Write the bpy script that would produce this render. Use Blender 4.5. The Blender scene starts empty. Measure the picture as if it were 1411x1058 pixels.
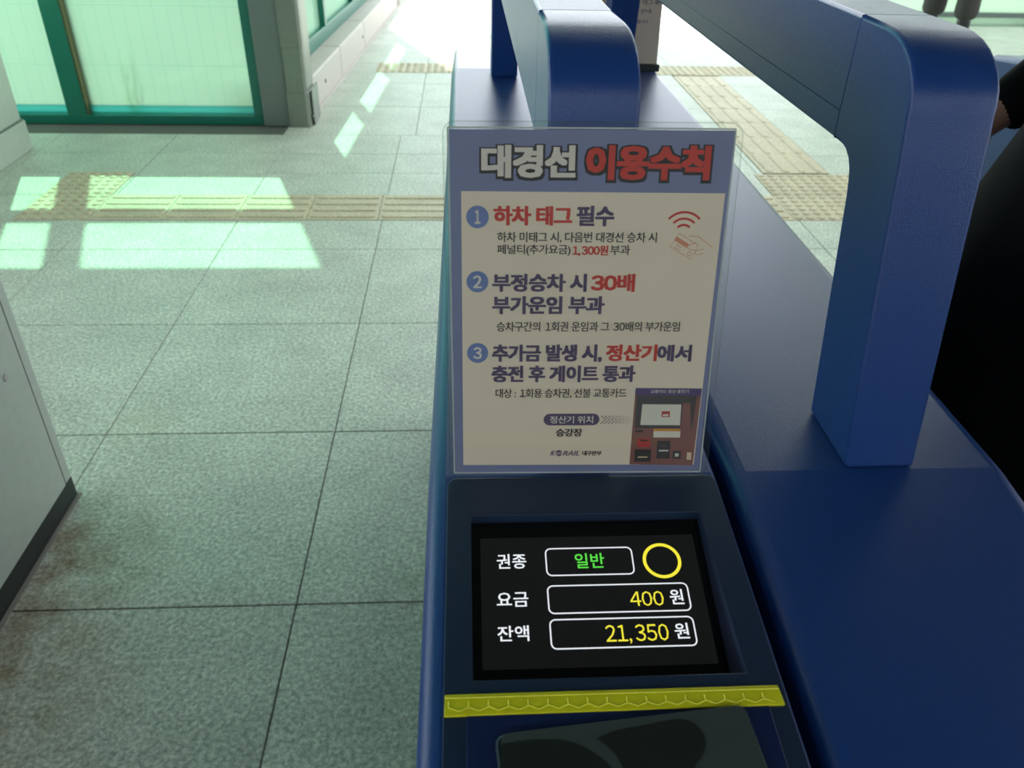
import bpy, bmesh, math, random
from mathutils import Vector, Matrix
random.seed(7)
SC = bpy.context.scene
COL = SC.collection
PI = math.pi

# ------------------------------------------------------------------ camera
P_, Y_, R_ = 0.5782, 0.0626, 0.0244
fw = Vector((math.sin(Y_)*math.cos(P_), math.cos(Y_)*math.cos(P_), -math.sin(P_)))
rt = fw.cross(Vector((0, 0, 1))).normalized(); up = rt.cross(fw)
rt2 = rt*math.cos(R_)+up*math.sin(R_); up2 = -rt*math.sin(R_)+up*math.cos(R_)
cd = bpy.data.cameras.new('camera'); cam = bpy.data.objects.new('camera', cd); COL.objects.link(cam)
m = Matrix((rt2, up2, -fw)).transposed().to_4x4(); m.translation = Vector((0, 0, 1.3106)); cam.matrix_world = m
cd.sensor_width = 36; cd.sensor_fit = 'HORIZONTAL'; cd.lens = 1120.68/1411*36
cd.clip_start = 0.01; cd.clip_end = 300
cd.dof.use_dof = True; cd.dof.focus_distance = 0.62; cd.dof.aperture_fstop = 15
SC.camera = cam
# ------------------------------------------------------------------ light
W = bpy.data.worlds.new('world'); SC.world = W; W.use_nodes = True
bg = W.node_tree.nodes['Background']; bg.inputs[0].default_value = (0.86, 0.93, 1.0, 1); bg.inputs[1].default_value = 1.33
sun = bpy.data.lights.new('sun', 'SUN'); sun.energy = 2.6; sun.angle = math.radians(0.6); sun.color = (1, .92, .78)
so = bpy.data.objects.new('sun', sun); COL.objects.link(so)
EL = math.radians(50)
sd = Vector((.319*math.cos(EL), -.948*math.cos(EL), -math.sin(EL)))
so.rotation_euler = sd.to_track_quat('-Z', 'Y').to_euler(); so.location = (-3, 9, 10)
SC.view_settings.view_transform = 'Standard'; SC.view_settings.look = 'None'
SC.view_settings.gamma = 1; SC.view_settings.exposure = 1.62; SC.view_settings.use_curve_mapping = False
SC.cycles.use_denoising = True
SC.cycles.max_bounces = 10; SC.cycles.transparent_max_bounces = 16

# ------------------------------------------------------------------ materials
def srgb(r, g, b):
    f = lambda c: (c/255/12.92 if c/255 <= .04045 else ((c/255+.055)/1.055)**2.4)
    return (f(r), f(g), f(b), 1)
def nt(name):
    mt = bpy.data.materials.new(name); mt.use_nodes = True
    t = mt.node_tree; return mt, t, t.nodes['Principled BSDF'], t.nodes['Material Output']
def N(t, typ, **kw):
    n = t.nodes.new(typ)
    for k, v in kw.items():
        if k in n.inputs: n.inputs[k].default_value = v
        else: setattr(n, k, v)
    return n
def mat(name, col, rough=.5, metal=0, bump=0, bscale=400, var=.08, spec=.5, coat=0, coatr=.2, emit=None, es=1):
    mt, t, b, o = nt(name)
    c = col if len(col) == 4 else (*col, 1)
    tc = N(t, 'ShaderNodeTexCoord'); nz = N(t, 'ShaderNodeTexNoise'); nz.inputs['Scale'].default_value = bscale*.15
    nz.inputs['Detail'].default_value = 5
    t.links.new(tc.outputs['Object'], nz.inputs['Vector'])
    mx = N(t, 'ShaderNodeMix', data_type='RGBA'); mx.inputs[6].default_value = c
    mx.inputs[7].default_value = (c[0]*(1-var*2), c[1]*(1-var*2), c[2]*(1-var*2), 1)
    t.links.new(nz.outputs[0], mx.inputs[0]); t.links.new(mx.outputs[2], b.inputs['Base Color'])
    b.inputs['Roughness'].default_value = rough; b.inputs['Metallic'].default_value = metal
    b.inputs['Specular IOR Level'].default_value = spec
    b.inputs['Coat Weight'].default_value = coat; b.inputs['Coat Roughness'].default_value = coatr
    if bump:
        n2 = N(t, 'ShaderNodeTexNoise'); n2.inputs['Scale'].default_value = bscale
        t.links.new(tc.outputs['Object'], n2.inputs['Vector'])
        bp = N(t, 'ShaderNodeBump'); bp.inputs['Strength'].default_value = bump; bp.inputs['Distance'].default_value = .001
        t.links.new(n2.outputs[0], bp.inputs['Height']); t.links.new(bp.outputs[0], b.inputs['Normal'])
    if emit:
        b.inputs['Emission Color'].default_value = emit; b.inputs['Emission Strength'].default_value = es
    return mt
M = {}
M['blue'] = mat('blue_powder_coat', (.014, .054, .21), .28, bump=.25, bscale=1300, spec=.45, var=.05)
M['panel'] = mat('navy_panel_film', (.009, .026, .062), .42, bump=.08, bscale=900, spec=.45)
M['reader'] = mat('deep_blue_cover', (.006, .018, .085), .38, spec=.45)
M['recess'] = mat('dark_navy_recess', (.004, .010, .03), .5)
M['gap'] = mat('dark_gap', (.004, .004, .005), .8)
M['glassblack'] = mat('black_display_glass', (.004, .004, .004), .12, spec=.5, var=0)
M['lcd'] = mat('lcd_grey_sheen', (.006, .006, .006), .18, emit=(.30, .33, .31, 1), es=.006, var=0)  # faint grey reflection on the screen put in as weak emission
M['yellow'] = mat('yellow_vinyl', (.80, .78, .012), .42, bump=.1, bscale=500, var=.08)
M['card'] = mat('grey_card', (.052, .068, .065), .32, spec=.4, var=.05)
M['carddark'] = mat('card_dark_print', (.018, .023, .019), .30, spec=.4, var=.05)
M['steel'] = mat('brushed_steel', (.24, .27, .23), .36, .55, bump=.12, bscale=260, var=.1)
M['steel_light'] = mat('satin_steel_sheet', (.62, .66, .59), .42, .2, bump=.12, bscale=260, var=.08)
M['plinth'] = mat('dark_plinth', (.018, .024, .023), .5)
M['basegrey'] = mat('grey_sealant', (.26, .25, .22), .8)
M['teal'] = mat('teal_frame_paint', (.010, .175, .125), .30, spec=.5, var=.06)
M['bronze'] = mat('bronze_reflection', (.22, .17, .09), .35, .7)  # colour of a brownish reflection on the teal mullion
M['alu'] = mat('grey_aluminium', (.17, .21, .19), .5, .2, var=.05)
M['ceil'] = mat('ceiling_panel', (.62, .63, .60), .8)
M['soffit'] = mat('unseen_dark_soffit', (.06, .065, .07), .8)  # kept dark so the cabinet front mirrors little light
M['wall'] = mat('wall_paint', (.30, .33, .32), .8, bump=.2)
M['curb'] = mat('curb_granite', (.62, .57, .54), .6, bump=.3, bscale=200, var=.12)
M['grout'] = mat('grout', (.12, .13, .115), .9)
M['pave'] = mat('outer_paving', (.45, .44, .40), .9, bump=.3, bscale=60)
M['black_cloth'] = mat('black_coat_cloth', (.0025, .003, .0035), .85, bump=.5, bscale=500, spec=.08)
M['trouser'] = mat('grey_brown_trouser', (.045, .040, .038), .85, bump=.6, bscale=400)
M['skin'] = mat('skin', (.36, .20, .14), .5, bump=.2, bscale=500)
M['hair'] = mat('black_hair', (.01, .008, .007), .45, bump=.6, bscale=200)
M['shoe'] = mat('dark_shoe', (.02, .02, .02), .4)
M['jacket'] = mat('olive_jacket', (.06, .065, .045), .8, bump=.5)
INK = {'W': mat('ink_cream', srgb(222, 210, 196), .6, var=0), 'w': mat('ink_white', srgb(225, 215, 200), .6, var=0),
       'R': mat('ink_red', srgb(205, 60, 48), .6, var=0), 'P': mat('ink_violet', srgb(88, 68, 100), .6, var=0),
       'K': mat('ink_black', srgb(48, 40, 40), .6, var=0), 'V': mat('ink_logo_violet', srgb(110, 90, 118), .6, var=0),
       'S': mat('ink_slate_blue', srgb(112, 128, 178), .5, var=.03), 'O': mat('ink_orange', srgb(215, 140, 105), .6, var=0)}
M['sheet'] = mat('slate_blue_print', srgb(126, 129, 164), .5, var=.06, bscale=60)
M['white'] = mat('warm_white_paper', srgb(238, 218, 193), .6, var=.03, bscale=60)
for k, c in dict(pinkish=(140, 92, 84), violet=(92, 72, 120), bezel=(80, 74, 74), screen=(228, 220, 202), red=(190, 62, 60),
                 orange=(226, 150, 60), cream=(228, 200, 165), dark=(62, 56, 58)).items():
    INK[k] = mat('print_'+k, srgb(*c), .6, var=.04)
def glow(name, c, s):
    return mat(name, (0, 0, 0), .5, emit=(*c, 1), es=s, var=0)
LCD = {'w': glow('lcd_white', (.85, .9, .95), .33), 'g': glow('lcd_green', (.12, .85, .08), .28), 'y': glow('lcd_yellow', (.92, .82, .05), .33)}

def granite(name, c1, c2, rough=.42, stain=True):
    mt, t, b, o = nt(name)
    tc = N(t, 'ShaderNodeTexCoord'); oi = N(t, 'ShaderNodeObjectInfo')
    ad = N(t, 'ShaderNodeVectorMath', operation='MULTIPLY_ADD'); ad.inputs[1].default_value = (1, 1, 1)
    sc = N(t, 'ShaderNodeVectorMath', operation='SCALE'); sc.inputs['Scale'].default_value = 37
    cb = N(t, 'ShaderNodeCombineXYZ'); t.links.new(oi.outputs['Random'], cb.inputs[0]); t.links.new(oi.outputs['Random'], cb.inputs[1])
    t.links.new(cb.outputs[0], sc.inputs[0])
    t.links.new(tc.outputs['Object'], ad.inputs[0]); t.links.new(sc.outputs[0], ad.inputs[2])
    n1 = N(t, 'ShaderNodeTexNoise'); n1.inputs['Scale'].default_value = 105; n1.inputs['Detail'].default_value = 4; n1.inputs['Roughness'].default_value = .6
    n2 = N(t, 'ShaderNodeTexVoronoi'); n2.inputs['Scale'].default_value = 210
    n3 = N(t, 'ShaderNodeTexNoise'); n3.inputs['Scale'].default_value = 5; n3.inputs['Detail'].default_value = 3
    for n in (n1, n2, n3): t.links.new(ad.outputs[0], n.inputs['Vector'])
    r1 = N(t, 'ShaderNodeValToRGB'); r1.color_ramp.elements[0].position = .36; r1.color_ramp.elements[1].position = .62
    r1.color_ramp.elements[0].color = c1; r1.color_ramp.elements[1].color = c2
    t.links.new(n1.outputs[0], r1.inputs[0])
    r2 = N(t, 'ShaderNodeValToRGB'); r2.color_ramp.elements[0].position = .0; r2.color_ramp.elements[1].position = .8
    r2.color_ramp.elements[0].color = (.72, .72, .72, 1); r2.color_ramp.elements[1].color = (1.08, 1.08, 1.06, 1)
    t.links.new(n2.outputs['Color'], r2.inputs[0])
    mx = N(t, 'ShaderNodeMix', data_type='RGBA', blend_type='MULTIPLY'); mx.inputs[0].default_value = 1
    t.links.new(r1.outputs[0], mx.inputs[6]); t.links.new(r2.outputs[0], mx.inputs[7])
    r3 = N(t, 'ShaderNodeMapRange'); r3.inputs[1].default_value = .3; r3.inputs[2].default_value = .7; r3.inputs[3].default_value = .88; r3.inputs[4].default_value = 1.08
    t.links.new(n3.outputs[0], r3.inputs[0])
    m2 = N(t, 'ShaderNodeVectorMath', operation='SCALE'); t.links.new(mx.outputs[2], m2.inputs[0]); t.links.new(r3.outputs[0], m2.inputs['Scale'])
    last = m2.outputs[0]
    if stain:   # rusty dirt beside the steel cabinet foot and grey scuffs by the blue one
        ge = N(t, 'ShaderNodeNewGeometry')
        for (cx, cy, rad, colr, amt) in ((-.90, 1.32, .26, (.42, .26, .16, 1), 1.0), (-.93, .98, .34, (.50, .33, .22, 1), 1.0), (-.88, 1.83, .12, (.75, .70, .42, 1), .5), (-.10, 1.22, .16, (.42, .44, .38, 1), .6), (-.55, .75, .35, (.7, .7, .66, 1), .5)):
            ds = N(t, 'ShaderNodeVectorMath', operation='DISTANCE'); ds.inputs[1].default_value = (cx, cy, 0)
            t.links.new(ge.outputs['Position'], ds.inputs[0])
            nn = N(t, 'ShaderNodeTexNoise'); nn.inputs['Scale'].default_value = 14; nn.inputs['Detail'].default_value = 6
            t.links.new(ge.outputs['Position'], nn.inputs['Vector'])
            mr = N(t, 'ShaderNodeMapRange'); mr.inputs[1].default_value = rad; mr.inputs[2].default_value = 0; mr.inputs[3].default_value = 0; mr.inputs[4].default_value = amt
            t.links.new(ds.outputs['Value'], mr.inputs[0])
            mu = N(t, 'ShaderNodeMath', operation='MULTIPLY'); t.links.new(mr.outputs[0], mu.inputs[0])
            m3 = N(t, 'ShaderNodeMapRange'); m3.inputs[1].default_value = .35; m3.inputs[2].default_value = .65; t.links.new(nn.outputs[0], m3.inputs[0])
            t.links.new(m3.outputs[0], mu.inputs[1])
            mm = N(t, 'ShaderNodeMix', data_type='RGBA', blend_type='MULTIPLY'); mm.inputs[7].default_value = colr
            t.links.new(mu.outputs[0], mm.inputs[0]); t.links.new(last, mm.inputs[6]); last = mm.outputs[2]
    t.links.new(last, b.inputs['Base Color'])
    b.inputs['Roughness'].default_value = rough
    bp = N(t, 'ShaderNodeBump'); bp.inputs['Strength'].default_value = .2; bp.inputs['Distance'].default_value = .001
    t.links.new(n1.outputs[0], bp.inputs['Height']); t.links.new(bp.outputs[0], b.inputs['Normal'])
    return mt
M['granite'] = granite('granite_tile', (.36, .40, .35, 1), (.70, .74, .66, 1), .5)
M['tact'] = granite('tactile_tile_cream', (.53, .45, .31, 1), (.66, .57, .42, 1), .55, False)

def glass(name, tint, kind, grid=False, glossy=.08):
    """kind clear: tinted transparent sheet; frost: light scattering film"""
    mt = bpy.data.materials.new(name); mt.use_nodes = True; t = mt.node_tree; t.nodes.clear()
    o = N(t, 'ShaderNodeOutputMaterial'); tr = N(t, 'ShaderNodeBsdfTransparent'); tr.inputs[0].default_value = tint
    gl = N(t, 'ShaderNodeBsdfGlossy'); gl.inputs['Roughness'].default_value = .08
    mg = N(t, 'ShaderNodeMixShader'); mg.inputs[0].default_value = glossy
    if kind == 'clear':
        t.links.new(tr.outputs[0], mg.inputs[1])
    else:
        tl = N(t, 'ShaderNodeBsdfTranslucent'); tl.inputs[0].default_value = tint
        df = N(t, 'ShaderNodeBsdfDiffuse'); df.inputs[0].default_value = tint
        m1 = N(t, 'ShaderNodeMixShader'); m1.inputs[0].default_value = .15
        t.links.new(tl.outputs[0], m1.inputs[1]); t.links.new(df.outputs[0], m1.inputs[2])
        m2 = N(t, 'ShaderNodeMixShader'); m2.inputs[0].default_value = .16
        t.links.new(m1.outputs[0], m2.inputs[1]); t.links.new(tr.outputs[0], m2.inputs[2])
        t.links.new(m2.outputs[0], mg.inputs[1])
        if grid:
            tc = N(t, 'ShaderNodeTexCoord')
            br = N(t, 'ShaderNodeTexBrick'); br.offset = 0; br.inputs['Scale'].default_value = 1
            br.inputs['Color1'].default_value = tint; br.inputs['Color2'].default_value = tint
            br.inputs['Mortar'].default_value = (tint[0]*.86, tint[1]*.93, tint[2]*.95, 1)
            br.inputs['Mortar Size'].default_value = .0025; br.inputs['Brick Width'].default_value = .075; br.inputs['Row Height'].default_value = .30
            mp = N(t, 'ShaderNodeMapping'); mp.inputs['Rotation'].default_value = (PI/2, 0, 0)
            t.links.new(tc.outputs['Object'], mp.inputs[0]); t.links.new(mp.outputs[0], br.inputs['Vector'])
            t.links.new(br.outputs[0], tl.inputs[0]); t.links.new(br.outputs[0], df.inputs[0])
    t.links.new(gl.outputs[0], mg.inputs[2]); t.links.new(mg.outputs[0], o.inputs[0])
    return mt
M['frost'] = glass('frosted_green_glass', (.44, .59, .50, 1), 'frost', True)
M['frostw'] = glass('frosted_pale_glass', (.50, .62, .53, 1), 'frost')
M['clear'] = glass('clear_green_glass', (.54, .88, .73, 1), 'clear')
M['teal_fill'] = glass('teal_fill_glass', (.26, .68, .55, 1), 'frost')  # unseen upper panels, tinted to add a mint glow
M['leaf'] = glass('weed_leaf', (.70, .80, .10, 1), 'frost', glossy=.02)
M['cyan'] = glass('cyan_glass_strip', (.16, .50, .46, 1), 'frost')
M['roof_fill'] = glass('roof_fill_sheet', (.50, .52, .48, 1), 'frost', glossy=.02)  # translucent roof sheet added as a soft light from above
M['laminate'] = glass('clear_laminate', (.97, .98, .97, 1), 'clear', glossy=.035)
M['sleeve'] = glass('clear_sleeve', (.75, .85, .9, 1), 'clear', glossy=.12)

# ------------------------------------------------------------------ helpers
def link(name, me, mt, parent=None, smooth=False, bevel=0, seg=2, limit=35, mods=()):
    o = bpy.data.objects.new(name, me); COL.objects.link(o)
    if mt is not None:
        me.materials.clear(); me.materials.append(mt)
    if smooth:
        for p in me.polygons: p.use_smooth = True
    if bevel:
        b = o.modifiers.new('bevel', 'BEVEL'); b.width = bevel; b.segments = seg; b.limit_method = 'ANGLE'
        b.angle_limit = math.radians(limit); b.use_clamp_overlap = True; b.harden_normals = False
    if parent: o.parent = parent
    return o
def tag(o, label=None, cat=None, group=None, kind=None):
    if label: o['label'] = label
    if cat: o['category'] = cat
    if group: o['group'] = group
    if kind: o['kind'] = kind
    return o
def empty(name, loc=(0, 0, 0)):
    o = bpy.data.objects.new(name, None); COL.objects.link(o); o.location = loc; o.empty_display_size = .05; return o
def bmesh_to(bm):
    bmesh.ops.recalc_face_normals(bm, faces=bm.faces)
    me = bpy.data.meshes.new('mesh'); bm.to_mesh(me); bm.free(); return me
def box(bm, x0, x1, y0, y1, z0, z1, mtx=None):
    vs = [bm.verts.new((x, y, z)) for z in (z0, z1) for y in (y0, y1) for x in (x0, x1)]
    for f in ((0, 2, 3, 1), (4, 5, 7, 6), (0, 1, 5, 4), (2, 6, 7, 3), (0, 4, 6, 2), (1, 3, 7, 5)):
        bm.faces.new([vs[i] for i in f])
    if mtx is not None: bmesh.ops.transform(bm, matrix=mtx, verts=vs)
def boxo(name, x0, x1, y0, y1, z0, z1, mt, parent=None, bevel=0, seg=2):
    bm = bmesh.new(); box(bm, x0, x1, y0, y1, z0, z1); return link(name, bmesh_to(bm), mt, parent, bevel=bevel, seg=seg)
def prism(bm, pts, axis, a, b):
    """polygon pts extruded along axis ('x': pts are (y,z); 'y': (x,z); 'z': (x,y))"""
    mk = {'x': lambda p, s: (s, p[0], p[1]), 'y': lambda p, s: (p[0], s, p[1]), 'z': lambda p, s: (p[0], p[1], s)}[axis]
    A = [bm.verts.new(mk(p, a)) for p in pts]; B = [bm.verts.new(mk(p, b)) for p in pts]
    bm.faces.new(A); bm.faces.new(B[::-1])
    for i in range(len(pts)):
        j = (i+1) % len(pts); bm.faces.new((A[i], B[i], B[j], A[j]))
def tube(bm, p0, p1, r0, r1=None, n=10):
    r1 = r0 if r1 is None else r1
    p0, p1 = Vector(p0), Vector(p1); d = (p1-p0).normalized()
    u = d.orthogonal().normalized(); v = d.cross(u)
    A = [bm.verts.new(p0+(u*math.cos(2*PI*i/n)+v*math.sin(2*PI*i/n))*r0) for i in range(n)]
    B = [bm.verts.new(p1+(u*math.cos(2*PI*i/n)+v*math.sin(2*PI*i/n))*r1) for i in range(n)]
    bm.faces.new(A[::-1]); bm.faces.new(B)
    for i in range(n):
        j = (i+1) % n; bm.faces.new((A[i], A[j], B[j], B[i]))
def grid_solid(xs, ys, skip, ztop, z0, corner=0):
    """solid made of grid cells (skip = set of (i, j) cells left out), top following ztop(y)"""
    bm = bmesh.new(); top = {}; bot = {}
    for i, x in enumerate(xs):
        for j, y in enumerate(ys):
            top[i, j] = bm.verts.new((x, y, ztop(y))); bot[i, j] = bm.verts.new((x, y, z0(y)))
    has = lambda i, j: 0 <= i < len(xs)-1 and 0 <= j < len(ys)-1 and (i, j) not in skip
    for i in range(len(xs)-1):
        for j in range(len(ys)-1):
            if not has(i, j): continue
            a, b, c, d = (i, j), (i+1, j), (i+1, j+1), (i, j+1)
            bm.faces.new([top[k] for k in (a, b, c, d)]); bm.faces.new([bot[k] for k in (d, c, b, a)])
            for p, q, nb in ((a, b, (i, j-1)), (b, c, (i+1, j)), (c, d, (i, j+1)), (d, a, (i-1, j))):
                if not has(*nb): bm.faces.new((bot[p], bot[q], top[q], top[p]))
    for v in [v for v in bm.verts if not v.link_faces]: bm.verts.remove(v)
    if corner:
        X0, X1, Y0, Y1 = xs[0], xs[-1], ys[0], ys[-1]
        es = [e for e in bm.edges if abs(e.verts[0].co.x-e.verts[1].co.x) < 1e-6 and abs(e.verts[0].co.y-e.verts[1].co.y) < 1e-6
              and min(abs(e.verts[0].co.x-X0), abs(e.verts[0].co.x-X1)) < 1e-6 and min(abs(e.verts[0].co.y-Y0), abs(e.verts[0].co.y-Y1)) < 1e-6]
        bmesh.ops.bevel(bm, geom=es, offset=corner, segments=4, affect='EDGES', profile=.5)
    return bm
DG = None
def text_mesh(s, u0, u1, v0, v1, w=0.0, shear=0.0, sp=1.0, grow=0.0, shift=(0, 0)):
    """flat lettering fitted to the box (mm) in the local XY plane; w is the boldness as a share of the letter height;
    heavy letters are the thin ones repeated in a small ring, so the gaps inside the syllables stay open"""
    c = bpy.data.curves.new('txt', 'FONT'); c.body = s; c.size = 1; c.resolution_u = 2; c.shear = shear; c.space_character = sp
    t = ''.join(chr(0xFF10+int(ch)) if ch in '0123456789' else ch for ch in s); c.body = t   # digits from the same face as the syllables
    fwd = [0xFF10 <= ord(ch) <= 0xFF19 for ch in t]+[False]
    for i in range(len(t)):
        kk = -8*fwd[i]-8*fwd[i+1]
        if kk: c.body_format[i].kerning = kk
    if w < 0: c.offset = w
    o = bpy.data.objects.new('txt', c); COL.objects.link(o)
    dg = bpy.context.evaluated_depsgraph_get()
    me = bpy.data.meshes.new_from_object(o.evaluated_get(dg)); bpy.data.objects.remove(o); bpy.data.curves.remove(c)
    rx = max(w, 0)*1.0*(v1-v0); ry = max(w, 0)*.7*(v1-v0)
    u0, u1, v0, v1 = u0+rx, u1-rx, v0+ry, v1-ry
    X = [v.co.x for v in me.vertices]; Y = [v.co.y for v in me.vertices]
    a, b, cc, d = min(X), max(X), min(Y), max(Y)
    for v in me.vertices:
        v.co.x = (u0+(v.co.x-a)/(b-a)*(u1-u0)+shift[0])/1000; v.co.y = (v0+(v.co.y-cc)/(d-cc)*(v1-v0)+shift[1])/1000; v.co.z = 0
    rx += grow; ry += grow
    if rx <= 0: return me
    st = (-1, -.5, 0, .5, 1) if (grow or w > .05) else (-1, 0, 1); offs = [(a, b) for a in st for b in st if a or b]
    V = [tuple(v.co) for v in me.vertices]; F = [tuple(p.vertices) for p in me.polygons]; VV = list(V); FF = list(F)
    for ka, kb in offs:
        dx, dy = rx*ka/1000, ry*kb/1000; m0 = len(VV)
        zz = len(FF)/len(F)*6e-6; VV += [(x+dx, y+dy, zz) for x, y, z in V]; FF += [tuple(i+m0 for i in f) for f in F]
    m2 = bpy.data.meshes.new('mesh'); m2.from_pydata(VV, [], FF); m2.update(); bpy.data.meshes.remove(me)
    return m2
def bake(o, dirs, tol=.6):
    """apply the bevel and keep the broad faces (normals along dirs) flat, the rounded ones smooth"""
    bpy.context.view_layer.update(); dg = bpy.context.evaluated_depsgraph_get(); me = bpy.data.meshes.new_from_object(o.evaluated_get(dg)); o.modifiers.clear(); o.data = me
    c = math.cos(math.radians(tol)); D = [Vector(d).normalized() for d in dirs]
    for p in me.polygons: p.use_smooth = not any(p.normal.dot(d) > c for d in D)
    return o
def flat(pts, z=0):
    bm = bmesh.new(); bm.faces.new([bm.verts.new((x/1000, y/1000, z)) for x, y in pts])
    bmesh.ops.recalc_face_normals(bm, faces=bm.faces)
    me = bpy.data.meshes.new('mesh'); bm.to_mesh(me); bm.free(); return me
def strokes(lines, w, z=0, closed=False):
    """flat polyline strokes of width w mm"""
    bm = bmesh.new()
    for L in lines:
        L = [Vector(p) for p in L]; n = len(L); A = []; B = []
        cl = (L[0]-L[-1]).length < 1e-4
        if cl: L = L[:-1]; n -= 1
        for i in range(n):
            p = L[i-1] if (i or cl) else L[0]; q = L[(i+1) % n] if (i < n-1 or cl) else L[-1]
            d = (q-p).normalized(); nn = Vector((-d.y, d.x))
            A.append(bm.verts.new(((L[i]+nn*w/2)/1000).to_3d())); B.append(bm.verts.new(((L[i]-nn*w/2)/1000).to_3d()))
        for i in range(n if cl else n-1):
            j = (i+1) % n; bm.faces.new((A[i], B[i], B[j], A[j]))
    me = bpy.data.meshes.new('mesh'); bm.to_mesh(me); bm.free(); return me
def rrect(u0, u1, v0, v1, r, n=5):
    P = []
    for cx, cy, a0 in ((u1-r, v1-r, 0), (u0+r, v1-r, 90), (u0+r, v0+r, 180), (u1-r, v0+r, 270)):
        for k in range(n+1):
            a = math.radians(a0+90*k/n); P.append((cx+r*math.cos(a), cy+r*math.sin(a)))
    return P
def copy_tree(o, parent=None):
    c = o.copy(); COL.objects.link(c); c.parent = parent
    for ch in list(o.children): copy_tree(ch, c)
    return c

# ================================================================== SETTING
fl = boxo('floor', -2.8, 7.0, -3.5, 12.0, -.12, -.004, M['grout']); tag(fl, kind='structure')
def tile_mesh(sx, sy):
    bm = bmesh.new(); box(bm, -sx/2, sx/2, -sy/2, sy/2, -.02, 0)
    es = [e for e in bm.edges if all(v.co.z > -.001 for v in e.verts)]
    bmesh.ops.bevel(bm, geom=es, offset=.0015, segments=1, affect='EDGES')
    me = bmesh_to(bm); me.materials.append(M['granite']); return me
G = .003
TM = {}
def put_tile(x0, x1, y0, y1):
    if x1-x0 < .01 or y1-y0 < .02: return
    k = (round(x1-x0, 3), round(y1-y0, 3))
    if k not in TM: TM[k] = tile_mesh(x1-x0-G, y1-y0-G)
    o = bpy.data.objects.new('tile', TM[k]); COL.objects.link(o); o.parent = fl
    o.location = ((x0+x1)/2, (y0+y1)/2, random.uniform(-.0006, 0))
# tactile areas cut out of the granite rows
def row(y0, y1, xo, xa, xb):
    x = xo
    while x < xb:
        if x+.6 > xa: put_tile(max(x, xa), min(x+.6, xb), y0, y1)
        x += .6
for k in range(-3, 3): row(1.18+.6*k, 1.78+.6*k, -2.762, -2.76, 3.84)
row(2.98, 3.28, -2.762, -2.76, 3.84)
row(3.28, 3.58, -2.762, -2.76, -1.88); row(3.28, 3.58, 1.82, 2.02, 4.5)
row(3.58, 3.88, -2.762, -2.76, -1.88); row(3.58, 3.88, -1.562-.6, -1.58, 1.42); row(3.58, 3.88, 1.82, 2.02, 4.5)
row(3.88, 4.18, -2.762, -2.76, 1.47); row(3.88, 4.18, 1.8, 1.81, 4.5)
row(4.18, 4.51, -2.762, -2.76, 1.47); row(4.18, 4.51, 1.8, 1.81, 4.5)
for y0, y1 in ((4.51, 5.11), (5.11, 5.71), (5.71, 6.03)):
    row(y0, y1, -1.4815, -1.0, 1.47); row(y0, y1, 1.5185, 1.81, 5.2)
row(6.03, 6.33, -1.4815, -1.0, -.64); row(6.03, 6.33, 2.718, 2.72, 5.2)
row(6.33, 6.93, -1.4815, -1.0, 5.2)
for k in range(5): row(6.93+.6*k, 7.53+.6*k, -1.4815, -1.0, 5.4)

def dot_tile():
    bm = bmesh.new(); box(bm, -.1485, .1485, -.1485, .1485, -.02, .001)
    for i in range(6):
        for j in range(6):
            cx, cy = -.125+.05*i, -.125+.05*j; n = 12
            rings = [(.0175, .001), (.0150, .0050), (.010, .0062)]; prev = None
            for r, z in rings:
                cur = [bm.verts.new((cx+r*math.cos(2*PI*a/n), cy+r*math.sin(2*PI*a/n), z)) for a in range(n)]
                if prev:
                    for a in range(n): bm.faces.new((prev[a], prev[(a+1) % n], cur[(a+1) % n], cur[a]))
                prev = cur
            bm.faces.new(prev)
    me = bpy.data.meshes.new('mesh'); bm.to_mesh(me); bm.free(); me.materials.append(M['tact']); return me
def bar_tile():
    bm = bmesh.new(); box(bm, -.1485, .1485, -.1485, .1485, -.02, .001)
    for j in range(4):
        cy = -.1125+.075*j
        def ring(hl, r, z):
            P = []
            for s, a0 in ((1, -90), (-1, 90)):
                for k in range(7):
                    a = math.radians(a0+180*k/6); P.append(bm.verts.new((s*(hl)+r*math.cos(a), cy+r*math.sin(a), z)))
            return P
        A = ring(.122, .0165, .001); B = ring(.122, .0140, .0048); C = ring(.122, .011, .0058)
        for p, q in ((A, B), (B, C)):
            for i in range(14): bm.faces.new((p[i], p[(i+1) % 14], q[(i+1) % 14], q[i]))
        bm.faces.new(C)
    me = bpy.data.meshes.new('mesh'); bm.to_mesh(me); bm.free(); me.materials.append(M['tact']); return me
DOT, BAR = dot_tile(), bar_tile()
def tact(me, x, y, rz=0):
    o = bpy.data.objects.new('tactile_tile', me); COL.objects.link(o); o.parent = fl; o.location = (x, y, random.uniform(0, .0006)); o.rotation_euler = (0, 0, rz); return o
tact(DOT, -1.73, 3.43); tact(DOT, -1.73, 3.73)
for k in range(10): tact(BAR, -1.43+.3*k, 3.43)
for i in range(2):
    for j in range(2): tact(DOT, 1.57+.3*i, 3.43+.3*j)
for k in range(7): tact(BAR, 1.64, 4.05+.3*k*.998, PI/2).scale = (1, 1.12, 1)
for k in range(11): tact(DOT, -.49+.3*k, 6.18)

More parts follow.
